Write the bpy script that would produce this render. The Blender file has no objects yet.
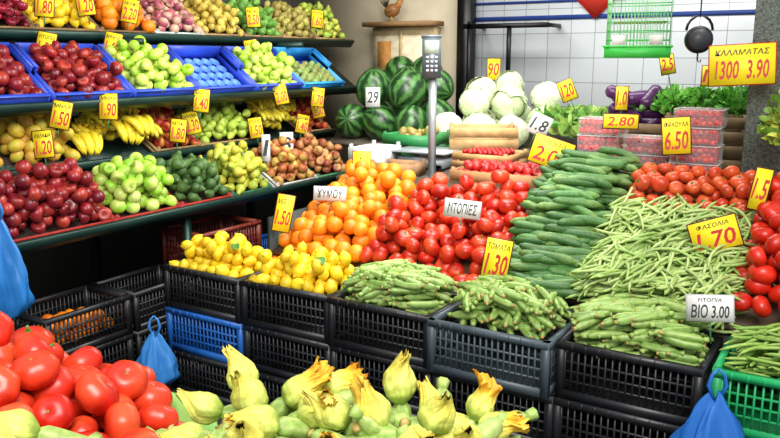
import bpy, math, random
import numpy as np
from mathutils import Matrix, Vector, Euler
random.seed(7); np.random.seed(7)
rnd=random.random
def U(a,b): return a+(b-a)*rnd()
def hx(s):
    s=s.replace('#',''); c=[int(s[i:i+2],16)/255 for i in (0,2,4)]
    return np.array([x/12.92 if x<=.04045 else ((x+.055)/1.055)**2.4 for x in c])
sc=bpy.context.scene
# ---------------------------------------------------------------- materials
def amat(name,rough=.4,nscale=40,namp=.25,bump=0.0,bscale=200,metal=0,coat=0,alpha=1,rvar=.08):
    m=bpy.data.materials.new(name); m.use_nodes=True; nt=m.node_tree; b=nt.nodes['Principled BSDF']
    at=nt.nodes.new('ShaderNodeAttribute'); at.attribute_name='Col'
    tc=nt.nodes.new('ShaderNodeTexCoord'); n=nt.nodes.new('ShaderNodeTexNoise'); n.inputs['Scale'].default_value=nscale; n.inputs['Detail'].default_value=4
    mr=nt.nodes.new('ShaderNodeMapRange'); mr.inputs[1].default_value=.3; mr.inputs[2].default_value=.7
    mr.inputs[3].default_value=1-namp; mr.inputs[4].default_value=1+namp
    mx=nt.nodes.new('ShaderNodeVectorMath'); mx.operation='SCALE'
    L=nt.links.new
    L(tc.outputs['Object'],n.inputs['Vector']); L(n.outputs['Fac'],mr.inputs[0]); L(at.outputs['Color'],mx.inputs[0]); L(mr.outputs[0],mx.inputs['Scale']); L(mx.outputs[0],b.inputs['Base Color'])
    r2=nt.nodes.new('ShaderNodeMapRange'); r2.inputs[1].default_value=.3; r2.inputs[2].default_value=.7; r2.inputs[3].default_value=max(.02,rough-rvar); r2.inputs[4].default_value=rough+rvar
    L(n.outputs['Fac'],r2.inputs[0]); L(r2.outputs[0],b.inputs['Roughness'])
    b.inputs['Metallic'].default_value=metal
    b.inputs['Coat Weight'].default_value=coat; b.inputs['Alpha'].default_value=alpha
    if bump>0:
        n2=nt.nodes.new('ShaderNodeTexNoise'); n2.inputs['Scale'].default_value=bscale; bp=nt.nodes.new('ShaderNodeBump'); bp.inputs['Strength'].default_value=bump; bp.inputs['Distance'].default_value=.002
        L(tc.outputs['Object'],n2.inputs['Vector']); L(n2.outputs['Fac'],bp.inputs['Height']); L(bp.outputs[0],b.inputs['Normal'])
    return m
M_GLOSS=amat('glossy_skin',.33,30,.2,.14,60)
M_SKIN=amat('fruit_skin',.45,45,.22,.35,300)
M_ROUGH=amat('rough_skin',.5,80,.3,.6,220)
M_LEAF=amat('leaf_surface',.6,60,.25,.7,90)
M_PLAS=amat('plastic',.42,8,.1)
M_WOOD=amat('wood',.7,14,.25,.3,80)
M_METAL=amat('painted_metal',.4,6,.12,metal=.3)
M_PAPER=amat('paper',.6,5,.05)
M_CLEAR=amat('clear_plastic',.1,5,.02,alpha=.10)
M_DARK=amat('dark_paint',.6,5,.2)
# ---------------------------------------------------------------- mass mesh builder
def mk(V,F,C=None,A=None):
    V=np.array(V,float); L=np.array([i for f in F for i in f],np.int32); S=np.array([len(f) for f in F],np.int32)
    if C is None: C=np.zeros((len(V),3))
    if A is None: A=np.zeros(len(V))
    return dict(V=V,L=L,S=S,C=np.array(C,float),A=np.array(A,float))
def joinT(ts):
    V=np.vstack([t['V'] for t in ts]); L=[];o=0
    for t in ts: L.append(t['L']+o); o+=len(t['V'])
    return dict(V=V,L=np.concatenate(L),S=np.concatenate([t['S'] for t in ts]),C=np.vstack([t['C'] for t in ts]),A=np.concatenate([t['A'] for t in ts]))
def xf(t,M=None,p=(0,0,0)):
    t=dict(t); V=t['V']
    if M is not None: V=V@np.array(M).T
    t['V']=V+np.array(p); return t
def paint(t,c):
    t=dict(t); t['C']=np.tile(np.array(c),(len(t['V']),1)); t['A']=np.ones(len(t['V'])); return t
BOXF=[(0,3,2,1),(4,5,6,7),(0,1,5,4),(1,2,6,5),(2,3,7,6),(3,0,4,7)]
def boxT(sx,sy,sz):
    x,y,z=sx/2,sy/2,sz/2
    return mk([(-x,-y,-z),(x,-y,-z),(x,y,-z),(-x,y,-z),(-x,-y,z),(x,-y,z),(x,y,z),(-x,y,z)],BOXF)
def revT(prof,seg,lobes=0,amp=0):
    V=[];F=[]
    n=len(prof)
    for i,(r,z) in enumerate(prof):
        for j in range(seg):
            a=2*math.pi*j/seg; rr=r*(1+amp*math.cos(lobes*a)) if lobes else r
            V.append((rr*math.cos(a),rr*math.sin(a),z))
    for i in range(n-1):
        for j in range(seg):
            k=(j+1)%seg; F.append((i*seg+j,i*seg+k,(i+1)*seg+k,(i+1)*seg+j))
    F.append(tuple(range(seg))[::-1]); F.append(tuple((n-1)*seg+j for j in range(seg)))
    return mk(V,F)
def tubeT(path,rad,seg=8):
    P=np.array(path,float); V=[];F=[]; n=len(P)
    T=np.gradient(P,axis=0); up=np.array([0,0,1.0])
    if abs(T[0][2])>.8*np.linalg.norm(T[0]): up=np.array([1.0,0,0])
    for i in range(n):
        t=T[i]/np.linalg.norm(T[i]); s=np.cross(t,up); s/=np.linalg.norm(s)+1e-9; w=np.cross(s,t)
        for j in range(seg):
            a=2*math.pi*j/seg; V.append(P[i]+rad[i]*(math.cos(a)*s+math.sin(a)*w))
    for i in range(n-1):
        for j in range(seg):
            k=(j+1)%seg; F.append((i*seg+j,i*seg+k,(i+1)*seg+k,(i+1)*seg+j))
    F.append(tuple(range(seg))[::-1]); F.append(tuple((n-1)*seg+j for j in range(seg)))
    return mk(V,F)
class Mass:
    def __init__(s): s.t=[];s.M=np.eye(3);s.o=np.zeros(3)
    def frame(s,M=None,o=(0,0,0)):
        s.M=np.eye(3) if M is None else np.array(M); s.o=np.array(o,float)
    def add(s,t,R=None,p=(0,0,0),col=(.5,.5,.5),col2=None):
        V=t['V'] if R is None else t['V']@np.array(R).T
        C=np.tile(np.array(col),(len(V),1))
        if col2 is not None:
            d=np.random.normal(size=3); d/=np.linalg.norm(d); n=t['V']/(np.linalg.norm(t['V'],axis=1)[:,None]+1e-6)
            w=np.clip(.5+1.1*(n@d),0,1)[:,None]; C=C*(1-w)+np.array(col2)*w
        A=t['A'][:,None]; C=C*(1-A)+t['C']*A
        V=(V+np.array(p))@s.M.T+s.o
        s.t.append((V,t['L'],t['S'],C))
    def box(s,c,sz,col,R=None): s.add(boxT(*sz),R,c,col)
    def build(s,name,mat,smooth=False,loc=None,rot=None):
        V=np.vstack([a[0] for a in s.t]); o=0; L=[]
        for a in s.t: L.append(a[1]+o); o+=len(a[0])
        L=np.concatenate(L); S=np.concatenate([a[2] for a in s.t]); C=np.vstack([a[3] for a in s.t])
        me=bpy.data.meshes.new(name); me.vertices.add(len(V)); me.vertices.foreach_set('co',V.astype(np.float32).ravel())
        me.loops.add(len(L)); me.loops.foreach_set('vertex_index',L.astype(np.int32))
        me.polygons.add(len(S)); st=np.concatenate([[0],np.cumsum(S)[:-1]]).astype(np.int32); me.polygons.foreach_set('loop_start',st)
        me.update(calc_edges=True)
        ca=me.color_attributes.new('Col','FLOAT_COLOR','POINT'); ca.data.foreach_set('color',np.hstack([C,np.ones((len(C),1))]).astype(np.float32).ravel())
        if smooth: me.polygons.foreach_set('use_smooth',np.ones(len(S),bool))
        me.validate(); me.materials.append(mat)
        ob=bpy.data.objects.new(name,me); sc.collection.objects.link(ob)
        if loc: ob.location=loc
        if rot: ob.rotation_euler=rot
        return ob
def dup(ob,name,loc,rot=(0,0,0)):
    o=bpy.data.objects.new(name,ob.data); o.location=loc; o.rotation_euler=rot; sc.collection.objects.link(o); return o
def Rz(a): return np.array(Matrix.Rotation(a,3,'Z'))
def Ry(a): return np.array(Matrix.Rotation(a,3,'Y'))
def Rx(a): return np.array(Matrix.Rotation(a,3,'X'))
def rr(tilt=math.pi):
    return Rz(U(0,6.28))@Rx(U(-tilt,tilt))@Rz(U(0,6.28))
def dirM(d,roll=None):
    d=np.array(d,float); d/=np.linalg.norm(d); up=np.array([0,0,1.]) if abs(d[2])<.95 else np.array([0,1.,0])
    y=np.cross(up,d); y/=np.linalg.norm(y); z=np.cross(d,y); M=np.array([d,y,z]).T   # local X -> d
    return M@Rx(U(0,6.28) if roll is None else roll)
def lerp(a,b,t): return np.array(a)*(1-t)+np.array(b)*t
def cf(a,b,c2=None,c3=None):
    a=hx(a);b=hx(b)
    def f():
        c=lerp(a,b,rnd())*U(.85,1.1)
        return (c,None) if c2 is None else (c,lerp(hx(c2),hx(c3 or c2),rnd()))
    return f
# ---------------------------------------------------------------- produce templates
def ballprof(r,n,flat=1,dimp=0):
    out=[]
    for i in range(n+1):
        a=-math.pi/2+math.pi*i/n
        z=r*flat*math.sin(a); q=max(r*math.cos(a),.0012)
        if dimp and i>n*.7: z-=dimp*r*((i-n*.7)/(n*.3))**2
        if dimp and i<n*.2: z+=.5*dimp*r*((n*.2-i)/(n*.2))**2
        out.append((q,z))
    return out
def calyx(r,z,n=5,col='#3f7a22'):
    V=[(0,0,z+r*.06)];F=[]
    for k in range(n):
        a=2*math.pi*k/n
        for (q,da,h) in ((.22,-.5,.05),(.62,0,.12),(.22,.5,.05)):
            V.append((r*q*math.cos(a+da),r*q*math.sin(a+da),z+r*h*(-1 if q>.5 else 1)))
        F.append((0,1+3*k,2+3*k,3+3*k))
    t=paint(mk(V,F),hx(col))
    return joinT([t,paint(xf(tubeT([(0,0,0),(0.02*r,0,r*.15),(.06*r,0,r*.3)],[r*.07,r*.06,r*.08],5),None,(0,0,z)),hx('#55802c'))])
def tomatoT(r,seg=20,n=12,flat=.82,lob=5,amp=.025,cal=True):
    b=revT(ballprof(r,n,flat,.22),seg,lob,amp)
    return joinT([b,calyx(r,r*(flat-.2))]) if cal else joinT([b,paint(revT([(.13*r,(flat-.22)*r),(.05*r,(flat-.19)*r)],6),hx('#6a7a30'))])
def appleT(r,seg=16,n=11):
    prof=[]
    for i in range(n+1):
        a=-math.pi/2+math.pi*i/n; q=r*math.cos(a)*(1+.08*math.sin(a)); z=r*.92*math.sin(a)
        if i>=n-2: z-=r*.14*(i-n+3)
        prof.append((max(q,.0012),z))
    b=revT(prof,seg)
    return joinT([b,paint(tubeT([(0,0,r*.5),(0,0,r*.8),(r*.1,0,r*1.1)],[r*.05]*3,5),hx('#4a3218'))])
def orangeT(r):
    b=revT(ballprof(r,12,.97,.05),18); return joinT([b,paint(revT([(.12*r,.93*r),(.08*r,.96*r)],6),hx('#6b7a2a'))])
def lemonT(r):
    pr=[(.0015,-1.45),(.14,-1.40),(.22,-1.28),(.5,-1.1),(.8,-.75),(.98,-.3),(1,.05),(.92,.45),(.7,.85),(.38,1.12),(.2,1.25),(.15,1.38),(.0015,1.44)]
    return revT([(q*r,z*r) for q,z in pr],16)
def pearT(r):
    pr=[(.05,-1.0),(.5,-.92),(.85,-.6),(1,-.15),(.92,.3),(.68,.7),(.46,1.05),(.4,1.3),(.3,1.5),(.05,1.58)]
    return joinT([revT([(q*r,z*r) for q,z in pr],14),paint(tubeT([(0,0,1.5*r),(0,0,1.75*r),(.1*r,0,2*r)],[.06*r]*3,5),hx('#4a3218'))])
def ovalT(r,e=1.3): return revT([(q,z*e) for q,z in ballprof(r,10)],14)
def curveT(L,r,bend,seg=8,n=8,taper=.5,ends=None):
    P=[];Rr=[]
    for i in range(n+1):
        t=i/n; x=(t-.5)*L; P.append((x,0,bend*(1-4*(t-.5)**2)))
        e=min(t,1-t)/.16; Rr.append(r*(1-(1-min(e,1))**2*(1-taper*.3)) if e<1 else r)
        if i in (0,n): Rr[-1]=r*taper*.5
    t=tubeT(P,Rr,seg)
    if ends is not None:
        w=np.clip((np.abs(t['V'][:,0])/(L/2)-.8)/.2,0,1); t['A']=w*.8; t['C']=np.tile(hx(ends),(len(w),1))
    return t
def cucT(L,r,bend):
    t=curveT(L,r,bend,12,12,.55)
    x=(t['V'][:,0]/L+.5); idx=np.arange(len(x))%12
    w=np.clip((x-.55)/.45,0,1)*.5+np.where(idx%4==0,.18,0)+np.where(x>.97,.3,0)
    t['A']=np.clip(w,0,.9); t['C']=np.tile(hx('#86a054'),(len(x),1)); return t
def zucT(L,r,bend,seg=12):
    t=curveT(L,r,bend,seg,9,.8)
    idx=np.arange(len(t['V']))%seg
    t['A']=np.where(idx%3==0,.5,0); t['C']=np.tile(hx('#c0cc84'),(len(idx),1))
    st=paint(tubeT([(-L/2,0,0),(-L/2-.018,0,.002)],[r*.55,r*.7],6),hx('#9ab55e'))
    fl=paint(tubeT([(L/2,0,0),(L/2+.006,0,0)],[r*.6,r*.35],6),hx('#b89a5a'))
    return joinT([t,st,fl])
def bananaT(L,r):
    n=9;P=[];R=[]
    for i in range(n+1):
        a=-1.0+1.9*i/n; P.append((L*.55*math.sin(a),0,-L*.55*math.cos(a)+L*.3))
        R.append(r*(.35 if i==0 else .4 if i==n else .55 if i==1 else .75 if i==n-1 else 1))
    t=tubeT(P,R,6); w=np.zeros(len(t['V'])); w[:6]=.8; w[-6:]=.9; t['A']=w; t['C']=np.tile(hx('#5a4a1c'),(len(w),1)); return t
def bunchT(k=6):
    return joinT([xf(bananaT(.19,.019),Rz((j-k/2)*.13)@Rx((j-k/2)*.10),((j%2)*.006,(j-k/2)*.029,(j%2)*.012)) for j in range(k)])
def leafT(L=.05,w=.02,c=.3):
    V=[];F=[];n=5
    for i in range(n+1):
        t=i/n; ww=w*max(0,math.sin(math.pi*(.08+.9*t)))**.8; z=-c*L*t*t
        V+=[(L*t,-ww,z+.25*ww),(L*t,0,z),(L*t,ww,z+.25*ww)]
    for i in range(n):
        a=3*i; F+=[(a,a+3,a+4,a+1),(a+1,a+4,a+5,a+2)]
    return mk(V,F)
def watermelonT(r,seg=60,n=20):
    t=revT([(q,z*1.12) for q,z in ballprof(r,n)],seg); V=t['V']; a=np.arctan2(V[:,1],V[:,0]); z=V[:,2]/r
    s=np.sin(a*9+.7*np.sin(z*5+a*3)+.4*np.sin(z*13+a*7)); w=np.clip(.8+1.5*s,0,1)[:,None]
    t['C']=hx('#163616')*(w)+hx('#4a7a3c')*(1-w); t['A']=np.ones(len(V)); return t
def cabbageT(r,seed=0):
    R=random.Random(seed); ts=[revT(ballprof(r*.93,12,.9),20)]
    for k in range(10):
        V=[];F=[];n=10
        a0=R.uniform(0,6.28); b0=R.uniform(-.5,1.3)
        for i in range(n+1):
            for j in range(n+1):
                x=(i/n-.5)*2;y=(j/n-.5)*2
                ed=max(abs(x),abs(y)); q=r*(.94+.05*k/9+ .11*max(0,ed-.6)+.025*math.sin(8*x+3*k)*ed)
                lo=x*1.0; la=y*.85*math.sqrt(max(0,1-.25*x*x))
                p=Vector((math.cos(la)*math.cos(lo),math.cos(la)*math.sin(lo),math.sin(la)*.95))*q
                p=Matrix.Rotation(a0,3,'Z')@(Matrix.Rotation(-b0,3,'Y')@p); V.append(tuple(p))
        C=[];A=[]
        for i in range(n+1):
            for j in range(n+1):
                C.append(hx('#ecf0d6')); A.append(.75 if i==n//2 or (abs(i-n//2)==abs(j-2) and j>2) else .15)
        for i in range(n):
            for j in range(n): F.append((i*(n+1)+j,(i+1)*(n+1)+j,(i+1)*(n+1)+j+1,i*(n+1)+j+1))
        ts.append(mk(V,F,C,A))
    return joinT(ts)
def blossomT(L,opn,seed):
    R=random.Random(seed); seg=48;n=20;V=[];F=[];C=[]
    kn=[(0,.30),(.06,.58),(.22,.98),(.42,1.06),(.60,.86),(.76,.52+.45*opn),(.88,.32+1.3*opn),(1,.22+2.1*opn)]
    ph=R.uniform(0,6.28); gr=hx('#86a63f'); pale=hx('#ccd068'); yel=hx('#e6c63c'); org=hx('#ee9412')
    bx,by=R.uniform(-.2,.2),R.uniform(-.2,.2)
    for i in range(n+1):
        t=i/n
        for k in range(len(kn)-1):
            if kn[k][0]<=t<=kn[k+1][0]: r=kn[k][1]+(kn[k+1][1]-kn[k][1])*(t-kn[k][0])/(kn[k+1][0]-kn[k][0])
        r*=L*.31
        for j in range(seg):
            a=2*math.pi*j/seg; w=max(0,t-.5)/.5
            q=r*(1+.10*math.cos(5*a)*(1-.4*t)+w*.18*math.cos(5*a+ph)+(.10+.20*opn)*w*math.sin(11*a+6*t+ph)+(.03+.10*w)*math.sin(17*a+9*t+ph)); z=L*t*(1+.05*w*math.cos(3*a+ph)+(.03+.06*opn)*w*math.sin(9*a+ph)+.03*w*math.sin(15*a))
            V.append((q*math.cos(a+1.2*w)+bx*L*w*w,q*math.sin(a+1.2*w)+by*L*w*w,z))
            rib=max(0,math.cos(5*a))**4
            c=lerp(gr,pale,min(1,t*2.6)); c=lerp(c,yel,np.clip((t-.45)/.3,0,1)*(.35+.65*min(1,opn*4))); c=lerp(c,org,np.clip((t-.66)/.25,0,1)*min(1,.12+opn*3)*(.75+.25*math.sin(5*a)))
            c=lerp(c,gr,rib*.75*max(0,1-t*1.0)); c=c*(1-.22*w*max(0,math.sin(11*a+6*t+ph+3.1))); C.append(c)
    for i in range(n):
        for j in range(seg):
            k=(j+1)%seg; F.append((i*seg+j,i*seg+k,(i+1)*seg+k,(i+1)*seg+j))
    F.append(tuple(range(seg))[::-1])
    return mk(V,F,C,np.ones(len(V)))
# ---------------------------------------------------------------- heap helpers
def heap(m,Ts,r,x0,x1,y0,y1,S,layers,colf,tilt=math.pi,sq=.94,jit=.2,inset=.5,skip=0,loose=0):
    for k in range(layers+(1 if loose else 0)):
        sk=skip if k<layers else 1-loose
        ins=k*r*inset; y=y0+ins+(k%2)*1.15*r; row=0
        while y<y1-ins:
            x=x0+ins+((row+k)%2)*r*sq
            while x<x1-ins:
                if rnd()>=sk:
                    xx=x+U(-jit,jit)*r; yy=y+U(-jit,jit)*r
                    c,c2=colf(); s=U(.86,1.08)
                    m.add(random.choice(Ts),rr(tilt)*s,(xx,yy,S(xx,yy)+r*(.9+1.45*k)+U(-.25,.25)*r),c,c2)
                x+=2*r*sq
            y+=1.75*r*sq; row+=1
def longheap(m,Ts,x0,x1,y0,y1,S,n,ang,aj,h,colf,L=.1):
    for j in range(n):
        x=U(x0,x1); y=U(y0,y1); a=ang+random.gauss(0,aj); c=math.cos(a)*L/2; s=math.sin(a)*L/2
        dz=S(x+c,y+s)-S(x-c,y-s); k=j/n*h
        c_,c2=colf(); sg=1 if rnd()<.5 else -1
        m.add(random.choice(Ts),dirM((sg*2*c,sg*2*s,sg*(dz+U(-.12,.12)*L))),(x,y,(S(x+c,y+s)+S(x-c,y-s))/2+k),c_,c2)
TOM=[tomatoT(.050),tomatoT(.046,cal=False),tomatoT(.048,cal=False,lob=4,amp=.04)]; TOMB=[tomatoT(.048,36,18,.80,6,.03),tomatoT(.045,36,18,.82,5,.025,False),tomatoT(.047,36,18,.78,7,.03,False)]
CUC=[cucT(.23,.021,b) for b in (.0,.012,.022,-.008)]
ZUC=[zucT(.145,.0155,b) for b in (.0,.006,.012)]
BEAN=[curveT(L,.0068,b,5,7,.5,'#a3bd5e') for L,b in ((.17,.02),(.15,.008),(.19,.03),(.16,-.01))]
# ================================================================ CRATES
def crateM(col,L=.54,D=.38,H=.235):
    m=Mass(); c=hx(col); c2=c*1.2
    m.box((0,0,.012),(L-.02,D-.02,.008),c*.8)
    for sx in (-1,1):
        for sy in (-1,1): m.box((sx*(L/2-.012),sy*(D/2-.012),H/2),(.03,.03,H),c)
    for sy in (-1,1):
        m.box((0,sy*(D/2-.006),H-.014),(L,.024,.028),c2); m.box((0,sy*(D/2-.008),.018),(L,.016,.036),c)
        for z in (.075,.115,.155): m.box((0,sy*(D/2-.008),z),(L,.008,.009),c)
        for i in range(19): m.box((-L/2+.03+i*(L-.06)/18,sy*(D/2-.008),H/2),(.007,.009,H-.04),c)
        for i in range(9): m.box((-L/2+.06+i*(L-.12)/8,sy*(D/2+.004),H-.014),(.006,.008,.026),c2)
    for sx in (-1,1):
        m.box((sx*(L/2-.006),0,H-.014),(.024,D,.028),c2); m.box((sx*(L/2-.008),0,.018),(.016,D,.036),c)
        for z in (.075,.115,.155): m.box((sx*(L/2-.008),0,z),(.008,D,.009),c)
        for i in range(12):
            if 4<=i<=7: m.box((sx*(L/2-.008),-D/2+.03+i*(D-.06)/11,.095),(.009,.007,.13),c)
            else: m.box((sx*(L/2-.008),-D/2+.03+i*(D-.06)/11,H/2),(.009,.007,H-.04),c)
    return m
crates={}
def crate(col,loc,rz=0):
    if col not in crates: crates[col]=crateM(col).build('plastic_crate',M_PLAS,loc=loc,rot=(0,0,rz)); return crates[col]
    return dup(crates[col],'plastic_crate',loc,(0,0,rz))
BLK='#1d1e21'; GRY='#434f56'
CX=[-2.90,-2.35,-1.80,-1.25,-.70]
for i,x in enumerate(CX):
    for k in range(3):
        col=BLK
        if i==0 and k==1: col='#1f62b4'
        if k==2 and i in (3,): col=GRY
        crate(col,(x+U(-.008,.008),3.01+U(-.008,.008)-(.03 if i==3 and k==2 else 0),.0+.237*k),U(-.015,.015))
for k in range(3):
    crate('#1c9a58' if k else BLK,(-.12,3.0,.0+.245*k),.01)
for y,cols in ((2.6,(BLK,BLK)),(3.17,(BLK,BLK)),(3.74,(BLK,BLK,'#6e2a1e')),(4.32,(BLK,'#1f62b4'))):
    for k,cc in enumerate(cols): crate(cc,(-3.72,y,.237*k),math.pi/2+U(-.04,.04))
# ================================================================ PRODUCE in front crates
def mound(xc,yc,w,d,z0,h):
    return lambda x,y: z0+h*max(0,1-(abs(x-xc)/w)**2.5)*max(0,1-(abs(y-yc)/d)**2.5)
LEM=[lemonT(.034),lemonT(.031)]
for i in (0,1):
    m=Mass(); x=CX[i]; heap(m,LEM,.036,x-.23,x+.24,2.87,3.17,mound(x,3.02,.3,.25,.64,.06),2,cf('#f4d422','#ecbe18'),loose=.45)
    m.add(leafT(.09,.022),dirM((.6,-.5,.1),0),(x+.12,2.95,.85),hx('#3f7a2c'))
    m.build('lemon_pile',M_SKIN,True)
zc=cf('#6a923c','#8cae54')
for i in (2,3,4):
    m=Mass(); x=CX[i]
    longheap(m,ZUC,x-.19,x+.19,2.89,3.14,mound(x,3.02,.32,.27,.62,.08),230,(.4,2.5,.5)[i-2],.45,.15,zc,.145)
    m.build('zucchini_pile',M_SKIN,True)
m=Mass(); longheap(m,BEAN,-.31,.08,2.87,3.15,lambda x,y:.70,380,.6,.6,.12,cf('#769f42','#93b254'),.14); m.build('green_bean_pile',M_SKIN,True)
m=Mass(); heap(m,[orangeT(.038)],.038,-3.84,-3.60,2.42,2.8,lambda x,y:.27,2,cf('#f08a12','#e87408')); m.build('orange_pile',M_SKIN,True)
# ================================================================ SLOPED DISPLAY
def S(x,y): return .76+max(0,y-3.2)*.44
m=Mass(); a=math.atan(.44)
m.box((-1.22,3.64,S(0,3.62)-.03),(3.1,.88,.02),hx('#5a4630'),Rx(a))
m.box((-1.22,3.24,.38),(3.1,.02,.66),hx('#141414'))
for x in (-2.78,.34): m.box((x,3.63,.47),(.02,.80,.94),hx('#1a2420'))
m.build('display_slope',M_DARK)
m=Mass(); ct=hx('#6a6458')
m.box((-1.80,5.2,1.14),(2.3,2.2,.03),ct,Rx(math.atan(.1))); m.box((-3.35,5.68,1.19),(.8,1.22,.03),ct,Rx(math.atan(.1)))
m.box((-1.80,4.12,.52),(2.3,.03,1.0),hx('#1b1d1b')); m.box((-2.95,4.55,.52),(.02,.86,1.0),hx('#1b1d1b'))
for x,y in ((-3.7,5.1),(-3.7,6.2),(-2.9,4.2),(-2.2,4.2),(-2.2,6.1),(-.7,4.2),(-.7,6.1)): m.box((x,y,.53),(.05,.05,1.06),hx('#222222'))
m.build('back_table',M_DARK)
m=Mass(); ORG=[orangeT(.048),orangeT(.044)]
def So(x,y): return S(x,y)-.015+.03*math.sin(x*9+y*3)-.10*max(0,(-2.50-x)/.3)
heap(m,ORG,.047,-2.80,-2.14,3.22,3.88,So,2,cf('#f79418','#ec7a08'),loose=.15,jit=.38)
m.build('orange_pile',M_SKIN,True)
m=Mass()
heap(m,TOM,.048,-2.14,-1.42,3.22,3.82,lambda x,y:S(x,y)-.02+.03*math.sin(x*7+y*5),2,cf('#c42612','#a4180a','#d0401c'),tilt=1.5,loose=.14,jit=.38)
m.build('tomato_pile',M_GLOSS,True)
m=Mass()
for j in range(330):
    t=j/330; y=U(3.18,4.04); x=-1.22+U(-.145,.145)
    hh=(.07+.14*min(1,max(0,(y-3.2)/.5)))*(1-.45*((x+1.22)/.17)**2)
    zz=S(x,y)+.015+t*hh
    an=.30+random.gauss(0,.20); sg=1 if rnd()<.6 else -1
    m.add(random.choice(CUC),dirM((sg*math.cos(an),sg*math.sin(an),sg*(-.14+U(-.12,.12)+.30*math.sin(an)))),(x,y,zz),lerp(hx('#2a5622'),hx('#487a36'),rnd())*U(.8,1.15))
m.build('cucumber_pile',M_ROUGH,True)
m=Mass()
longheap(m,BEAN,-.99,-.42,3.16,3.76,lambda x,y:S(x,y)-.01,1650,.9,.7,.16,cf('#8aac52','#b8ca80'),.16)
m.build('green_bean_pile',M_SKIN,True)
m=Mass(); heap(m,TOM,.050,-.38,.3,3.22,3.85,lambda x,y:S(x,y)+.05,3,cf('#d02812','#b81a08'),tilt=1.5)
m.build('tomato_pile',M_GLOSS,True)
m=Mass(); heap(m,[tomatoT(.040,cal=True),tomatoT(.038,cal=False)],.040,-.98,-.30,3.78,4.06,lambda x,y:S(x,y)+.06,2,cf('#c83818','#b84824','#cc5424'),tilt=1.5)
m.build('tomato_pile',M_GLOSS,True)
# ================================================================ PUNNETS
CH=[revT(ballprof(.017,7),9)]
def punnet(x,y,z,col):
    m=Mass(); w,d,h=.23,.15,.088; e=(.95,.95,.95)
    for sx in (-1,1): m.box((sx*w/2,0,h/2),(.002,d,h),e)
    for sy in (-1,1): m.box((0,sy*d/2,h/2),(w,.002,h),e)
    m.box((0,0,h),(w,d,.002),e)
    o=m.build('berry_punnet',M_CLEAR,loc=(x,y,z),rot=(0,0,U(-.06,.06)))
    m=Mass()
    for sy in (-1,1): m.box((0,sy*(d/2+.002),h-.006),(w+.01,.004,.004),(.6,.6,.6))
    for sx in (-1,1): m.box((sx*(w/2+.002),0,h-.006),(.004,d,.004),(.6,.6,.6))
    r_=m.build('rim',M_PLAS); r_.parent=o
    q=Mass(); heap(q,CH,.0165,-w/2+.017,w/2-.012,-d/2+.017,d/2-.012,lambda a,b:.0,3,col,inset=0,jit=.2)
    c=q.build('cherry_tomatoes',M_GLOSS,True); c.parent=o
pc=cf('#e01c10','#b8120c'); pc2=cf('#c4161a','#96100f')
for x,y,z0,n,c in ((-1.26,4.28,1.12,4,pc),(-1.01,4.30,1.12,3,pc2),(-.76,4.22,1.10,5,pc),(-1.22,4.10,1.08,2,pc2)):
    for k in range(n): punnet(x+U(-.01,.01),y,z0+k*.091,c)
# ================================================================ BACK TABLE produce
def B(x,y): return 1.155+.1*(y-5.15)
m=Mass(); WM=watermelonT(.15)
for x,y,z in ((-3.58,5.22,0),(-3.30,5.2,0),(-3.02,5.2,0),(-3.5,5.48,0),(-3.2,5.5,0),(-2.95,5.5,0),(-3.45,5.32,.24),(-3.12,5.3,.24),(-3.60,5.62,.24),(-3.3,5.62,.24),(-3.02,5.6,.24),(-3.25,5.85,.30),(-3.5,5.85,.30)):
    m.add(WM,rr()*U(.85,1.0),(x,y,B(x,y)+.14+z))
m.build('watermelon_pile',M_GLOSS,True)
m=Mass(); CB=[cabbageT(.135,s) for s in range(4)]
for x,y,z in ((-2.7,5.2,0),(-2.45,5.2,0),(-2.2,5.25,0),(-2.6,5.5,0),(-2.35,5.5,0),(-2.1,5.55,0),(-2.65,5.8,0),(-2.4,5.8,0),(-2.15,5.8,0),(-2.56,5.35,.17),(-2.3,5.4,.17),(-2.65,5.65,.2),(-2.4,5.65,.20),(-2.12,5.68,.18),(-2.5,5.85,.24)):
    m.add(random.choice(CB),rr()*U(.85,1.0),(x,y,B(x,y)+.12+z),lerp(hx('#b4ca90'),hx('#dce4c0'),rnd()))
m.build('cabbage_pile',M_LEAF,True)
LF=leafT(.10,.034); LS=leafT(.045,.017)
def bush(m,c,rad,n,T,a,b,flat=.7,up=.4):
    for i in range(n):
        d=np.random.normal(size=3); d/=np.linalg.norm(d); d[2]=abs(d[2])*flat
        p=np.array(c)+d*np.array(rad)*U(.55,1)
        m.add(T,dirM(d+np.array([U(-.5,.5),U(-.5,.5),up])),p,lerp(hx(a),hx(b),rnd())*U(.8,1.15))
m=Mass()
for x,y in ((-1.95,5.45),(-1.75,5.5),(-1.55,5.4),(-1.7,5.25),(-1.85,5.7),(-1.45,5.6)): bush(m,(x,y,1.27),(.16,.14,.18),160,LF,'#4f8f34','#a8c864')
m.build('lettuce_bunch',M_LEAF,True)
m=Mass()
for x,y in ((-1.02,4.95),(-.86,4.95),(-.70,4.9),(-.92,5.1),(-.62,5.0)): bush(m,(x,y,1.48),(.14,.13,.19),350,LS,'#3f8f2a','#7cc04a')
m.build('parsley_bunch',M_LEAF,True)
m=Mass()
for i in range(16):
    t=curveT(.17,.042,.01,14,9,.8); c=paint(tubeT([(-.085,0,0),(-.12,0,.005)],[.026,.01],8),hx('#4a7a30'))
    m.add(joinT([t,c]),dirM((U(-1,1),U(-.5,.5),U(-.1,.5))),(-1.24+U(-.13,.13),5.0+U(-.12,.12),1.40+.012*i),lerp(hx('#3a1a44'),hx('#5a2c62'),rnd()))
m.build('eggplant_pile',M_GLOSS,True)
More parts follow.
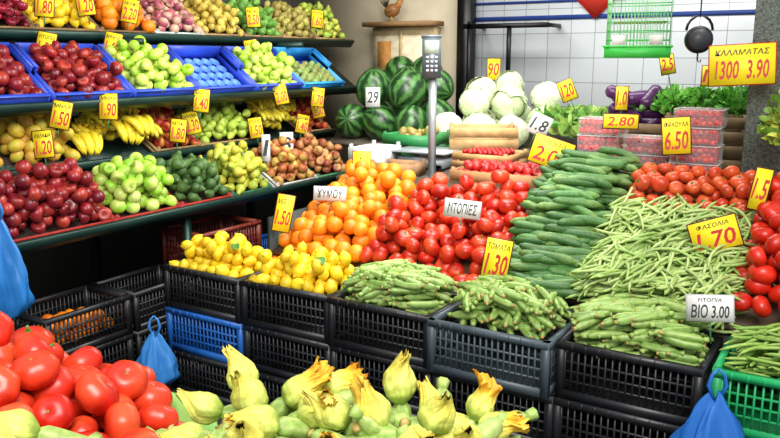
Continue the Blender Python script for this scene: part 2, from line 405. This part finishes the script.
def wbox(name,loc,L,D,H,col,mat=M_WOOD,rot=(0,0,0),slats=3):
    m=Mass(); c=hx(col)
    m.box((0,0,.006),(L,D,.01),c*.8); sh=H/slats
    for k in range(slats):
        z=sh*(k+.5)
        for s in (-1,1):
            m.box((0,s*D/2,z),(L,.008,sh*.82),c*U(.85,1.05)); m.box((s*L/2,0,z),(.008,D,sh*.82),c*U(.85,1.05))
    for sx in (-1,1):
        for sy in (-1,1): m.box((sx*(L/2-.012),sy*(D/2-.012),H/2+.004),(.02,.02,H+.008),c*.75)
    return m.build(name,mat,loc=loc,rot=rot)
wbox('wooden_crate',(-1.27,5.0,1.16),.46,.4,.26,'#8a7352',slats=4); wbox('wooden_crate',(-.82,4.95,1.16),.44,.4,.32,'#8a7352',slats=4)
wbox('wooden_crate',(-2.02,4.47,1.09),.36,.34,.14,'#b8905c'); wbox('wooden_crate',(-2.24,4.82,1.12),.44,.3,.24,'#c09a66',rot=(.0,0,.5))
wbox('cardboard_box',(-1.80,4.20,1.07),.56,.32,.10,'#a87c50',slats=1)
wbox('cardboard_box',(-2.56,4.24,1.07),.30,.20,.09,'#9a7550',slats=1,rot=(0,0,.1))
wbox('foam_box',(-2.81,4.36,1.07),.22,.30,.17,'#d4d6d4',M_PAPER,slats=1); wbox('plastic_bin',(-2.74,4.80,1.11),.36,.34,.18,'#2f8a4a',M_PLAS,slats=2)
m=Mass()
for i in range(40): m.add(ovalT(.03,1.5),rr(),(-2.74+U(-.13,.13),4.8+U(-.12,.12),1.18+.003*i),lerp(hx('#b09850'),hx('#8f8848'),rnd()))
m.build('potato_pile',M_SKIN,True)
m=Mass(); heap(m,[appleT(.028)],.028,-2.04,-1.56,4.08,4.34,lambda x,y:1.11,2,cf('#a81c18','#c02c24')); m.build('red_pepper_pile',M_GLOSS,True)
m=Mass(); heap(m,CH,.018,-2.16,-1.88,4.34,4.6,lambda x,y:1.16,3,cf('#b81c1a','#901212')); m.build('cherry_pile',M_GLOSS,True)
# ================================================================ SCALE
m=Mass(); g=hx('#8f979b')
m.box((-2.50,4.54,1.13),(.34,.24,.06),g); m.box((-2.50,4.54,1.20),(.40,.32,.014),hx('#b4c0c8')); m.box((-2.50,4.54,1.175),(.12,.12,.04),g)
for sx in (-1,1):
    for sy in (-1,1): m.box((-2.50+sx*.14,4.54+sy*.1,1.1),(.04,.04,.04),hx('#222222'))
m.box((-2.29,4.20,1.40),(.036,.036,.68),hx('#a4abae')); m.box((-2.29,4.20,1.07),(.12,.12,.015),g); m.box((-2.40,4.40,1.105),(.03,.4,.02),g,Rz(.5))
R=Rz(.55)@Rx(-.12); hc0=np.array((-2.29,4.18,1.80))
m.box(hc0,(.11,.06,.24),hx('#50595e'),R); m.box(hc0+R@np.array((0,-.032,.06)),(.085,.004,.08),hx('#98a898'),R); m.box(hc0+R@np.array((0,0,.125)),(.12,.07,.012),hx('#6a7479'),R)
for i in range(4):
    for j in range(3): m.box(hc0+R@np.array((-.026+.026*j,-.033,0-.026*i)),(.016,.006,.014),hx('#a9acb0'),R)
m.build('weighing_scale',M_METAL)
# ================================================================ LEFT RACK
def tierF(X,z,al,y):
    c,s=math.cos(al),math.sin(al)
    return np.array([[-c,0,s],[0,-1,0],[s,0,c]]),np.array([X,y,z])
T1=(-4.15,1.94,math.radians(38)); T2=(-3.78,1.55,math.radians(36)); T3=(-3.90,1.19,math.radians(32)); T4=(-3.50,.90,math.radians(32))
m=Mass(); dg=hx('#1d3b34')
for (X,z,al),y0,y1 in ((T1,1.2,6.05),(T2,1.2,5.65),(T3,1.2,5.4),(T4,1.9,5.06)):
    M,o=tierF(X,z,al,(y0+y1)/2); m.frame(M,o); L=y1-y0
    m.box((.2,0,-.035),(.44,L,.015),dg*.7); m.box((-.012,0,-.005),(.02,L,.07),dg); m.box((.43,0,.0),(.015,L,.06),dg*.7)
m.frame()
for y in (1.9,3.4,5.0):
    m.box((-3.6,y,.43),(.04,.04,.86),dg); m.box((-4.5,y,1.2),(.05,.05,2.4),dg*.8)
    for z in (.82,1.1,1.5,1.9): m.box((-4.2,y,z),(.6,.03,.04),dg*.8)
m.box((-4.1,3.5,.84),(1.0,3.2,.02),dg*.5)
m.build('fruit_rack',M_METAL)
def tray(T,y,w,D,H,col,name='fruit_tray',mat=M_PLAS,inner=None,cups=False,slat=False):
    m=Mass(); M,o=tierF(*T,y); m.frame(M,o); c=hx(col); ci=hx(inner) if inner else c
    m.box((D/2+.01,0,-.018),(D,w,.008),ci)
    if slat:
        for k in range(2):
            z=-.015+H*(k+.5)/2
            m.box((.01,0,z),(.008,w,H*.42),c*U(.8,1.1)); m.box((D,0,z),(.008,w,H*.42),c)
            for s in (-1,1): m.box((D/2,s*w/2,z),(D,.008,H*.42),c*U(.8,1.1))
        for s in (-1,1):
            for x in (.02,D-.01): m.box((x,s*(w/2-.012),H/2-.01),(.02,.02,H+.01),c*.7)
    else:
        m.box((.01,0,-.015+H*.35),(.01,w,H*.7),c); m.box((D,0,-.015+H/2),(.01,w,H),c)
        for s in (-1,1):
            m.box((D/2,s*w/2,-.015+H*.35),(D,.01,H*.7),c); m.box((D*.72,s*w/2,-.015+H*.75),(D*.5,.01,H*.5),c); m.box((D*.72,s*(w/2+.004),H-.015),(D*.5,.02,.008),c)
        m.box((.005,0,H*.7-.015),(.022,w,.008),c*1.3)
    if cups:
        cup=revT([(.030,0),(.036,.012),(.040,.02),(.034,.018),(.026,.006),(.001,.002)],14)
        for i in range(5):
            for j in range(6): m.add(cup,None,(.05+i*.08,(j-2.5)*w/6.4,-.01),ci)
    return m.build(name,mat)
def fill(name,T,y,w,D,Ts,r,colf,layers=2,tilt=math.pi,base=-.01,mat=M_SKIN,skip=0,bulge=.03,loose=.3):
    m=Mass(); M,o=tierF(*T,y); m.frame(M,o)
    heap(m,Ts,r,.015+r*.8,D-r*.4,-w/2+r*.9,w/2-r*.5,lambda a,b:base+bulge*max(0,1-(2*b/w)**2),layers,colf,tilt,.94,.25,skip=skip,loose=loose)
    return m.build(name,mat,True)
AP=[appleT(.041),appleT(.038)]; redc=cf('#8c1626','#64101e','#b03a2a','#7a1218'); grnc=cf('#a8d03c','#90c22e','#cce068')
blue='#2848c0'
for k in range(7):
    tray(T2,1.82+.545*k,.51,.42,.12,blue if k!=6 else '#2a90d8',inner='#3450c4' if k!=4 else '#5585ea',cups=(k==4))
for k in range(3): fill('red_apple_pile',T2,1.82+.545*k,.5,.42,AP,.040,redc,2,mat=M_GLOSS)
fill('green_apple_pile',T2,1.82+.545*3,.5,.42,AP,.040,grnc,2,mat=M_GLOSS)
fill('green_apple_pile',T2,1.82+.545*5,.5,.42,AP,.040,grnc,2,mat=M_GLOSS)
fill('kiwi_pile',T2,1.82+.545*6,.5,.30,[ovalT(.028)],.031,cf('#8a8a48','#7a9a50'),1,mat=M_ROUGH,loose=0)
def zone(name,T,y0,y1,Ts,r,colf,layers=2,mat=M_SKIN,D=.40,box='#7a2018',**k):
    w=y1-y0
    tray(T,(y0+y1)/2,w-.012,D,.05,box,mat=M_WOOD,name='wooden_tray',inner='#3a2a20',slat=True)
    return fill(name,T,(y0+y1)/2,w-.02,D,Ts,r,colf,layers,mat=mat,**k)
zone('red_apple_pile',T4,1.95,2.78,AP,.041,cf('#901a26','#5e1220','#b03a2e','#74161c'),3,M_GLOSS,box='#a82a20')
zone('green_apple_pile',T4,2.78,3.26,[appleT(.045),appleT(.042)],.044,cf('#a0cc40','#88c034','#c8dc72'),3,M_GLOSS,box='#a82a20')
zone('avocado_pile',T4,3.26,3.70,[pearT(.036)],.040,cf('#3a5a28','#55783a'),2,M_ROUGH,box='#a82a20')
zone('pear_pile',T4,3.70,4.10,[pearT(.034)],.038,cf('#ccbc3a','#b4b83e','#a8b842'),3,M_SKIN,box='#2a6a4a')
zone('peach_pile',T4,4.16,4.62,[appleT(.038)],.038,cf('#c8a84e','#b88a44','#a85c32'),2,M_SKIN,box='#c8c8c0')
zone('nectarine_pile',T4,4.62,5.05,[appleT(.037)],.037,cf('#b07040','#c8a05e','#8a4028'),2,M_SKIN,box='#4a8a5a')
zone('mango_pile',T3,1.9,2.42,[ovalT(.038,1.3)],.041,cf('#d8b434','#b8b83c','#c87c30'),2,M_SKIN,box='#2a4a3a')
zone('mango_pile',T3,2.42,2.9,[ovalT(.038,1.3)],.041,cf('#dcbc3c','#c8c040','#d0a03c'),2,M_SKIN,box='#2a4a3a')
zone('peach_pile',T3,3.46,3.86,[appleT(.036)],.036,cf('#dc9c3a','#c8622e','#a02c1c'),2,M_SKIN,box='#a08050')
zone('pear_pile',T3,3.86,4.45,[pearT(.034)],.038,cf('#94b43c','#acc048'),2,M_SKIN,box='#a08050')
zone('peach_pile',T3,5.0,5.35,[appleT(.036)],.036,cf('#c87238','#c85028','#a02c1c'),2,M_SKIN,box='#a08050')
BUN=[bunchT(6),bunchT(5)]
for y0,y1,n in ((2.9,3.46,11),(4.45,5.0,10)):
    m=Mass(); M,o=tierF(*T3,(y0+y1)/2); m.frame(M,o)
    for i in range(n):
        m.add(random.choice(BUN),Rz(U(-.5,.5)+(math.pi if rnd()<.3 else 0))@Rx(math.pi if rnd()<.6 else 0)@Ry(U(-.3,.3)),(.08+.24*rnd(),U(-.5,.5)*(y1-y0-.12),.07+.012*i),lerp(hx('#f0d430'),hx('#d4c838'),rnd()))
    m.build('banana_bunch',M_SKIN,True)
tops=[('mango_pile',[ovalT(.036,1.3)],.038,cf('#8a9a44','#b07844'),'#8a6a42'),('plum_pile',[appleT(.03)],.031,cf('#9a1c30','#6a1424'),'#8a6a42'),
('lemon_pile',LEM,.036,cf('#f4d422','#e8c020'),'#8a6a42'),('orange_pile',ORG,.046,cf('#f48e18','#e8760a'),'#8a6a42'),('plum_pile',[appleT(.034)],.034,cf('#8a4456','#b45a6a','#d0a890'),'#b8c8c0'),
('pear_pile',[pearT(.032)],.036,cf('#d0bc54','#c0a644'),'#a8855a'),('lime_pile',LEM,.034,cf('#568a32','#78ac44'),'#a8855a'),('kiwi_pile',[ovalT(.03)],.032,cf('#968444','#b0a852'),'#a8855a'),('pear_pile',[pearT(.032)],.036,cf('#9cbc44','#d0c452'),'#a8855a')]
y=1.95
for n,Ts,r,c,bx in tops:
    zone(n,T1,y,y+.44,Ts,r,c,2,M_GLOSS if 'plum' in n else M_SKIN,box=bx); y+=.445
# ================================================================ FOREGROUND STAND
yw=math.radians(31.7); FM=Rz(yw)
m=Mass(); m.frame(FM)
m.box((-.53,1.24,.93),(1.46,.80,.03),hx('#2a4034'))
for x in (-1.2,.14):
    for y_ in (.88,1.58): m.box((x,y_,.46),(.05,.05,.92),hx('#222c28'))
m.box((-.53,1.63,.86),(1.46,.02,.12),hx('#2a4034'))
m.build('market_table',M_METAL)
m=Mass(); m.frame(FM,FM@np.array((-.84,1.46,.95)))
tb=revT([(.001,0),(.34,0),(.40,.07),(.42,.09),(.435,.09),(.435,.08),(.42,.08),(.40,.06),(.38,.05),(.33,.02),(.001,.015)],64)
m.add(xf(tb,np.diag((1.12,.74,1))),None,(0,0,0),hx('#8cc468')); m.build('plastic_tub',M_PLAS,True)
m=Mass(); m.frame(FM,FM@np.array((-.84,1.49,0)))
for k,(sc_,z) in enumerate(((1.0,1.01),(.97,1.065),(.84,1.125),(.66,1.185),(.44,1.235))):
    r=.0465; y=-.30*sc_; row=0
    while y<.31*sc_:
        x=-.44*sc_+(row%2)*r
        while x<.45*sc_:
            if (x/(.44*sc_))**2+(y/(.30*sc_))**2<1.05:
                m.add(random.choice(TOMB),rr(1.5)*U(.9,1.08),(x+U(-.009,.009)-.042*k,y+U(-.009,.009)+.006*k,z+U(-.01,.01)),lerp(hx('#d62c16'),hx('#b81a0a'),rnd()),lerp(hx('#d83018'),hx('#dc5028'),rnd()))
            x+=2*r*.98
        y+=1.75*r; row+=1
m.build('tomato_pile',M_GLOSS,True)
BL=[blossomT(.088,o,s) for o,s in ((.0,1),(.02,2),(.07,3),(.22,4),(.42,5),(.0,6),(.12,7))]
ZF=[zucT(.15,.019,b,18) for b in (0,.006)]
def zb(m,p,d,bi,s=1.0):
    d=np.array(d,float); d/=np.linalg.norm(d); M=dirM(d)
    m.add(random.choice(ZF),M,np.array(p)-d*.075,lerp(hx('#7f9e44'),hx('#a3b866'),rnd()))
    m.add(BL[bi],(M@np.array([[0,0,1],[1,0,0],[0,1,0]]).astype(float))*s,np.array(p)-d*.006,(1,1,1))
m=Mass(); m.frame(FM)
for i in range(84):
    x=U(-.35,.16); y=U(1.06,1.40); t=i/84
    zb(m,(x,y,1.03+t*.09),(U(-1,1),U(-.6,.6),U(-.1,.4)),random.choice((0,1,2,5,6,0)),1)
for i in range(26):
    x=U(-.32,.16); y=U(1.15,1.38)
    m.add(random.choice(ZF),dirM((U(-1,1),U(-.8,.8),U(-.25,.25))),(x,y,1.13+.001*i),lerp(hx('#7f9e44'),hx('#a3b866'),rnd()))
for x,y,z,d,b,s in ((-.275,1.38,1.185,(-.15,.1,1),1,1.0),(-.24,1.33,1.17,(-.5,-.2,.9),0,1.1),(-.19,1.37,1.17,(.7,-.2,.6),3,1.1),(-.13,1.40,1.17,(.9,.1,.45),4,1.0),(-.2,1.24,1.18,(-.6,-.5,.4),2,1.1),(-.24,1.18,1.18,(.2,-.6,.6),5,1.1),(-.15,1.30,1.17,(.5,-.4,.6),6,1.1),
  (-.08,1.28,1.17,(-.5,-.2,.5),5,1.1),(0.02,1.38,1.165,(-.1,.1,1),1,1.1),(-.02,1.27,1.17,(-.3,-.3,.8),6,1.1),(.07,1.3,1.15,(.4,-.3,.8),0,1.1),(.16,1.38,1.13,(.5,.1,.9),4,.9),(.10,1.36,1.13,(-.5,.2,.8),2,1.0),(.17,1.34,1.11,(.8,-.1,.6),3,1.0),(.14,1.24,1.14,(-.2,-.5,.6),5,1.0),(.03,1.2,1.16,(.3,-.5,.4),2,1.1),(-.1,1.18,1.16,(.1,-.5,.5),6,.9),(-.32,1.36,1.15,(-.8,-.1,.3),0,1),(-.33,1.28,1.13,(-.8,-.3,.3),1,1)):
    zb(m,(x,y,z),d,b,s)
m.build('zucchini_blossom_pile',M_LEAF,True)
m=Mass(); m.frame(FM)
for i in range(44):
    x=U(-.84,-.56); y=U(1.02,1.16); zb(m,(x,y,1.12+i*.0022),(U(-1,1),U(-.7,.5),U(0,.6)),random.choice((0,1,2,5,6)),1.0)
m.build('zucchini_blossom_pile',M_LEAF,True)
# ================================================================ TAGS
txt={}
def textT(s):
    if s not in txt:
        cu=bpy.data.curves.new('t','FONT'); cu.body=s; cu.align_x='CENTER'; cu.align_y='CENTER'; cu.size=1; cu.offset=.018; cu.resolution_u=2; cu.shear=.15
        o=bpy.data.objects.new('t',cu); sc.collection.objects.link(o); dg_=bpy.context.evaluated_depsgraph_get(); me=o.evaluated_get(dg_).to_mesh()
        txt[s]=mk([tuple(v.co) for v in me.vertices],[tuple(p.vertices) for p in me.polygons])
        bpy.data.objects.remove(o)
    return txt[s]
YEL='#f6dc1c'; WHT='#e4e4e0'
def tag(p,w,h,top,main,yaw=None,pitch=-.2,roll=0,bg=YEL,fg='#b81212',stick=.08,rim='#5a0e0a',hh2=.5):
    m=Mass(); p=np.array(p)
    if yaw is None: yaw=math.atan2(-p[0],p[1])*.9
    R=Rz(yaw)@Rx(pitch)@Ry(roll); m.frame(R@np.array([[1,0,0],[0,0,-1],[0,1,0]]).astype(float),p)
    m.box((0,0,0),(w,h,.002),hx(rim) if bg==YEL else hx('#c8c8c4')); m.box((0,0,.0012),(w-.010,h-.010,.002),hx(bg))
    def put(s,cy,hh,c):
        t=textT(s); wd=t['V'][:,0].max()-t['V'][:,0].min(); ht=t['V'][:,1].max()-t['V'][:,1].min()
        sc2=min(hh/ht,w*.80/wd*2.2); sx=min(w*.80/wd,sc2*1.2)
        cxx=(t['V'][:,0].max()+t['V'][:,0].min())/2; cy2=(t['V'][:,1].max()+t['V'][:,1].min())/2
        m.add(xf(t,None,(-cxx,-cy2,0)),np.diag((sx,sc2,1)),(0,cy,.0028),hx(c))
    if top: put(top,h*.30,h*.14,'#15120c'); put(main,-h*.12,h*hh2,fg)
    else: put(main,0,h*.6,fg)
    if stick: m.box((0,-h/2-stick/2+.005,-.002),(.006,stick+.01,.003),hx('#2a6a3a'))
    return m.build('price_tag',M_PAPER)
for x,y,z,w,h,a_,b_,bg,roll in [(-2.69,3.25,.97,.10,.21,'ΜΕΡΛΙΝ','1.50',YEL,.2),(-2.51,3.75,1.18,.11,.185,'ΣΑΓΚΟΥΙΝΙ','1.40',YEL,0),(-1.38,3.15,.91,.125,.195,'ΤΟΜΑΤΑ','1.30',YEL,.15),(-1.49,4.10,1.29,.23,.165,'ΝΤΟΠΙΑ','2.00',YEL,.3),
 (-1.11,4.06,1.48,.18,.08,'','2.80',YEL,0),(-.83,4.06,1.42,.14,.19,'ΦΡΑΟΥΛΑ','6.50',YEL,-.1),(-.52,3.45,1.07,.20,.14,'ΦΑΣΟΛΙΑ','1.70',YEL,-.35),(-.44,2.95,.90,.165,.10,'ΝΤΟΠΙΑ','ΒΙΟ 3.00',WHT,-.1),
 (-1.66,3.36,1.08,.18,.09,'','ΝΤΟΠΙΕΣ',WHT,.1),(-2.50,3.42,1.07,.18,.08,'','ΧΥΜΟΥ',WHT,.05),(-3.24,5.0,1.51,.11,.15,'','29',WHT,0),(-1.83,5.3,1.58,.11,.15,'','120',YEL,-.4),(-2.65,5.88,1.71,.11,.18,'','90',YEL,0),(-1.32,4.82,1.56,.08,.15,'','1.0',YEL,0),
 (-1.15,5.2,1.76,.09,.13,'','2.5',YEL,-.2),(-.39,3.70,1.24,.075,.19,'','1.5',YEL,.15),(-1.87,4.9,1.37,.14,.14,'','1.8',WHT,.4),(-3.62,4.20,1.18,.06,.19,'','1',WHT,0),(-3.68,4.5,1.18,.10,.17,'','8',WHT,0),(-.77,4.36,1.71,.04,.11,'','1',YEL,0)]:
    tag((x,y,z),w,h,a_,b_,bg=bg,fg='#222222' if bg==WHT else '#b81212',roll=roll)
tag((-.55,4.0,1.77),.29,.195,'ΚΑΛΑΜΑΤΑΣ','1300  3.90',roll=-.06,rim='#b81c10',fg='#b81212',hh2=.46)
RT=[(-4.03,2.82,1.87,'1.50'),(-4.03,3.28,1.88,'1.60'),(-4.03,4.55,1.86,'2.20'),(-4.05,2.85,2.1,'1.80'),(-4.05,3.45,2.09,'2.20'),(-4.05,3.12,2.12,'1.20'),(-4.05,4.6,2.1,'2.50'),(-4.05,5.4,2.12,'1.60'),
 (-3.72,2.66,1.5,'1.50'),(-3.72,2.97,1.53,'1.90'),(-3.72,3.70,1.53,'1.40'),(-3.72,4.5,1.54,'2.00'),(-3.72,4.95,1.5,'1.70'),
 (-3.84,2.62,1.34,'1.20'),(-3.82,3.58,1.34,'1.80'),(-3.84,3.72,1.38,'2.30'),(-3.84,4.35,1.3,'1.50'),(-3.84,4.9,1.29,'1.40'),(-3.84,5.1,1.4,'2.00')]
for x,y,z,s in RT: tag((x,y,z),.105,.155,random.choice(('ΜΗΛΑ','ΑΧΛΑΔΙΑ','ΝΤΟΠΙΑ')),s,yaw=.85,roll=U(-.25,.25),stick=.05)
# ================================================================ BAGS
def bag(name,top,h,w,col):
    m=Mass(); V=[];F=[];n=22;seg=44; ph=U(0,6)
    for i in range(n+1):
        t=i/n; r=w/2*(.12+.9*min(1,t*1.6)**.8)*(1 if t<.85 else 1-.5*((t-.85)/.15))
        for j in range(seg):
            a=2*math.pi*j/seg; q=r*(1+.22*math.sin(5*a+ph+3*t)+.12*math.sin(11*a-5*t)+.09*math.sin(17*a+12*t)); V.append((q*math.cos(a),.5*q*math.sin(a),-h*t+.02*math.sin(3*a+ph)))
    for i in range(n):
        for j in range(seg):
            k=(j+1)%seg; F.append((i*seg+j,i*seg+k,(i+1)*seg+k,(i+1)*seg+j))
    F.append(tuple((n)*seg+j for j in range(seg)))
    m.add(mk(V,F),None,(0,0,0),hx(col))
    for s in (-1,1): m.add(tubeT([(s*.01,0,-.01),(s*.03,0,.04),(s*.02,0,.08),(0,0,.10)],[.006,.008,.006,.004],6),None,(0,0,0),hx(col))
    return m.build(name,M_PLAS,True,loc=top,rot=(0,0,.5))
bag('plastic_bag',(-3.42,2.06,1.06),.46,.22,'#2478c4'); bag('plastic_bag',(-3.14,2.70,.36),.28,.2,'#3a8ad8'); bag('plastic_bag',(-.36,2.72,.66),.35,.24,'#2468bc')
# ================================================================ BIRDCAGE + misc hanging
m=Mass(); gc=hx('#3cbc4a'); wc=hx('#a8dcae')
m.box((0,0,.03),(.36,.26,.06),gc); m.box((0,0,.065),(.38,.28,.01),gc*1.2)
for i in range(19):
    x=-.17+.34*i/18
    for s in (-1,1): m.box((x,s*.125,.24),(.004,.004,.35),wc)
for i in range(13):
    y=-.125+.25*i/12
    for s in (-1,1): m.box((s*.17,y,.24),(.004,.004,.35),wc)
for z in (.1,.15,.2,.25,.3,.35,.41):
    for s in (-1,1): m.box((0,s*.125,z),(.345,.005,.005),gc); m.box((s*.17,0,z),(.005,.255,.005),gc)
for i in range(19):
    x=-.17+.34*i/18
    m.add(tubeT([(x,.125*math.cos(q),.41+.12*math.sin(q)) for q in np.linspace(0,math.pi,9)],[.002]*9,4),None,(0,0,0),wc)
m.add(tubeT([(-.15,0,.2),(.15,0,.2)],[.006,.006],6),None,(0,0,0),hx('#b08a50'))
m.add(tubeT([(0,0,.53),(0,0,.9),(0,0,1.44)],[.003]*3,5),None,(0,0,0),hx('#333333')); m.box((-.1,-.13,.1),(.07,.03,.05),hx('#e8e8e0')); m.box((.1,-.13,.1),(.07,.03,.05),hx('#e8e8e0'))
m.build('birdcage',M_PLAS,loc=(-1.21,4.7,1.80),rot=(0,0,.2))
m=Mass(); k=hx('#101012')
m.add(xf(revT([(.001,-.03),(.06,-.03),(.075,-.015),(.075,.015),(.06,.03),(.001,.03)],28),Rx(math.pi/2)),None,(0,0,0),k)
m.add(xf(revT([(.001,0),(.058,0),(.058,.003),(.001,.003)],28),Rx(math.pi/2)),None,(0,-.031,0),hx('#3a3d42'))
m.add(tubeT([(.07*math.cos(q),0,.05+.08*math.sin(q)) for q in np.linspace(0,math.pi,9)],[.008]*9,6),None,(0,0,0),k)
m.add(tubeT([(0,0,.12),(0,0,.6),(0,0,1.34)],[.004]*3,5),None,(0,0,0),k); m.add(tubeT([(0,0,-.07),(0,0,-.11),(.015,0,-.13),(.02,0,-.11)],[.005]*4,5),None,(0,0,0),k)
m.build('hanging_scale',M_PLAS,loc=(-.88,4.7,1.9),rot=(0,0,.4))
m=Mass(); m.box((0,0,0),(.36,.01,.36),hx('#c8231c'),Ry(math.pi/4)); m.box((0,-.006,0),(.30,.004,.30),hx('#d83a2c'),Ry(math.pi/4)); m.build('wall_sign',M_PAPER,loc=(-2.0,6.375,2.36))
m=Mass()
m.box((-2.66,6.1,2.06),(.75,.03,.04),k); m.box((-2.98,6.24,2.06),(.03,.3,.03),k); m.box((-2.62,6.1,1.85),(.03,.03,.42),k); m.box((-2.98,6.1,1.7),(.03,.03,.8),k); m.box((-2.3,6.24,2.06),(.03,.3,.03),k)
m.build('hanging_rail',M_METAL)
m=Mass(); m.box((-3.12,6.32,1.6),(.13,.1,3.2),k); m.box((-3.12,6.32,.01),(.18,.14,.02),k); m.build('support_post',M_METAL)
m=Mass(); m.box((-.28,4.38,1.62),(.5,.5,3.24),hx('#5e6962')); m.box((-.28,4.38,.06),(.54,.54,.12),hx('#444c48'))
m.build('pillar',amat('granite',.5,120,.75,.2,150))
m=Mass(); bush(m,(-.26,3.95,1.42),(.17,.12,.30),420,LS,'#5a8a2a','#c0c848',1)
for i in range(9): m.add(tubeT([(-.26,3.95,1.1),(-.26+U(-.1,.1),3.95+U(-.08,.08),1.45)],[.003,.002],5),None,(0,0,0),hx('#5a7a3a'))
m.build('herb_bunch',M_LEAF,True)
m=Mass(); bc=hx('#c8b288')
m.box((-3.72,6.3,1.75),(.66,.1,.65),bc); m.box((-3.72,6.235,1.75),(.56,.03,.5),hx('#dccfb0')); m.box((-3.72,6.22,1.75),(.03,.03,.55),bc*.8); m.box((-3.72,6.24,2.1),(.72,.24,.04),hx('#906c44')); m.box((-3.90,6.22,1.75),(.14,.02,.4),hx('#b07a38'))
m.build('wall_cabinet',M_WOOD)
m=Mass(); hc=hx('#8a5a2c')
m.add(ovalT(.06,1.25),Ry(math.pi/2-.3),(0,0,.1),hc); m.add(tubeT([(.04,0,.12),(.07,0,.17),(.08,0,.2)],[.035,.025,.02],10),None,(0,0,0),hx('#a87436'))
m.add(ovalT(.022,1.1),None,(.085,0,.21),hx('#a87436')); m.add(revT([(.009,0),(.001,.022)],6),Ry(math.pi/2),(.103,0,.208),hx('#e0b030'))
for i in range(3): m.add(ovalT(.008,1.3),None,(.073+.011*i,0,.234),hx('#d02a20'))
m.add(ovalT(.007,1.4),None,(.102,0,.192),hx('#d02a20'))
for s in (-1,1): m.add(ovalT(.003,1),None,(.096,s*.018,.215),hx('#080808')); m.add(leafT(.09,.03,.1),Rz(math.pi)@Rx(s*1.2),(.03,s*.052,.11),hx('#6a4420'))
for i in range(7): m.add(leafT(.11,.018,-.5),Ry(.5+.16*i)@Rz(math.pi),(-.05,(i-3)*.006,.12),hx('#3a2418'))
for s in (-1,1):
    m.add(tubeT([(0,s*.02,.06),(0,s*.02,.006)],[.006,.005],5),None,(0,0,0),hx('#c89a30'))
    for q in (-.5,0,.5): m.add(tubeT([(0,s*.02,.004),(.03*math.cos(q),s*.02+.03*math.sin(q),.003)],[.004,.002],5),None,(0,0,0),hx('#c89a30'))
m.build('hen_figurine',M_SKIN,True,loc=(-3.82,6.22,2.12),rot=(0,0,.3))
# ================================================================ ROOM
def plain(name,col,rough=.7,tile=None,noise=.08):
    mt=bpy.data.materials.new(name); mt.use_nodes=True; nt=mt.node_tree; b=nt.nodes['Principled BSDF']; b.inputs['Roughness'].default_value=rough
    tc=nt.nodes.new('ShaderNodeTexCoord'); L=nt.links.new
    if tile:
        br=nt.nodes.new('ShaderNodeTexBrick'); br.offset=0; br.inputs['Scale'].default_value=1; br.inputs['Brick Width'].default_value=tile; br.inputs['Row Height'].default_value=tile; br.inputs['Mortar Size'].default_value=.003
        mp=nt.nodes.new('ShaderNodeMapping'); mp.inputs['Rotation'].default_value=(math.pi/2,0,0)
        br.inputs['Color1'].default_value=(*hx(col),1); br.inputs['Color2'].default_value=(*(hx(col)*.92),1); br.inputs['Mortar'].default_value=(*(hx('#8c9298')),1)
        L(tc.outputs['Object'],mp.inputs['Vector']); L(mp.outputs[0],br.inputs['Vector']); L(br.outputs['Color'],b.inputs['Base Color'])
    else:
        n=nt.nodes.new('ShaderNodeTexNoise'); n.inputs['Scale'].default_value=6; n.inputs['Detail'].default_value=6; cr=nt.nodes.new('ShaderNodeValToRGB')
        cr.color_ramp.elements[0].color=(*(hx(col)*(1-noise*3)),1); cr.color_ramp.elements[1].color=(*(hx(col)*(1+noise)),1)
        L(tc.outputs['Object'],n.inputs['Vector']); L(n.outputs['Fac'],cr.inputs[0]); L(cr.outputs[0],b.inputs['Base Color'])
    return mt
def slab(name,c,s,mat):
    m=Mass(); m.box(c,s,(.5,.5,.5)); return m.build(name,mat)
slab('floor',(-1,2,-.05),(12,14,.1),plain('pavement','#4a4a48',.8))
slab('wall_back',(-.6,6.5,1.7),(5.0,.2,3.4),plain('tiles','#d2d8de',.25,.2))
slab('wall_back_plaster',(-4.0,6.52,1.7),(1.8,.2,3.4),plain('plaster','#c8bca0'))
slab('wall_left',(-4.95,2.5,1.7),(.2,8.4,3.4),plain('plaster_dark','#6a6a60'))
slab('ceiling',(-2.4,4.6,3.3),(5.2,4.4,.1),plain('canopy','#e4e0d4'))
m=Mass()
for z,h_ in ((2.13,.035),(2.26,.02)): m.box((-.6,6.395,z),(5,.012,h_),hx('#24408a'))
m.build('trim_1',M_PAPER)
# ================================================================ LIGHT + CAMERA
w=bpy.data.worlds.new('World'); sc.world=w; w.use_nodes=True; w.node_tree.nodes['Background'].inputs[0].default_value=(.92,.96,1,1); w.node_tree.nodes['Background'].inputs[1].default_value=.66
def area(name,loc,tgt,size,power,col=(1,1,1)):
    l=bpy.data.lights.new(name,'AREA'); l.shape='RECTANGLE'; l.size=size[0]; l.size_y=size[1]; l.energy=power; l.color=col
    o=bpy.data.objects.new(name,l); o.location=loc; o.rotation_euler=(Vector(tgt)-Vector(loc)).to_track_quat('-Z','Y').to_euler(); sc.collection.objects.link(o)
area('daylight_opening',(.6,-.2,4.2),(-2,3.6,.9),(2.6,2.0),255,(1,.97,.92))
area('ceiling_lamp',(-1.9,4.9,3.15),(-1.9,5.3,1),(3.2,.5),75,(1,.98,.94))
area('rack_fill',(-2.4,3.6,3.15),(-4.1,3.8,1.5),(.5,3.2),115,(1,.985,.96))  # added fill light without a fixture, brightens the left rack
cam=bpy.data.cameras.new('Camera'); cam.lens=36; cam.sensor_width=36; co=bpy.data.objects.new('Camera',cam); co.location=(0,0,1.8)
co.rotation_euler=(math.radians(90-11.663),0,yw); sc.collection.objects.link(co); sc.camera=co
sc.view_settings.view_transform='Standard'
sc.view_settings.exposure=0.12
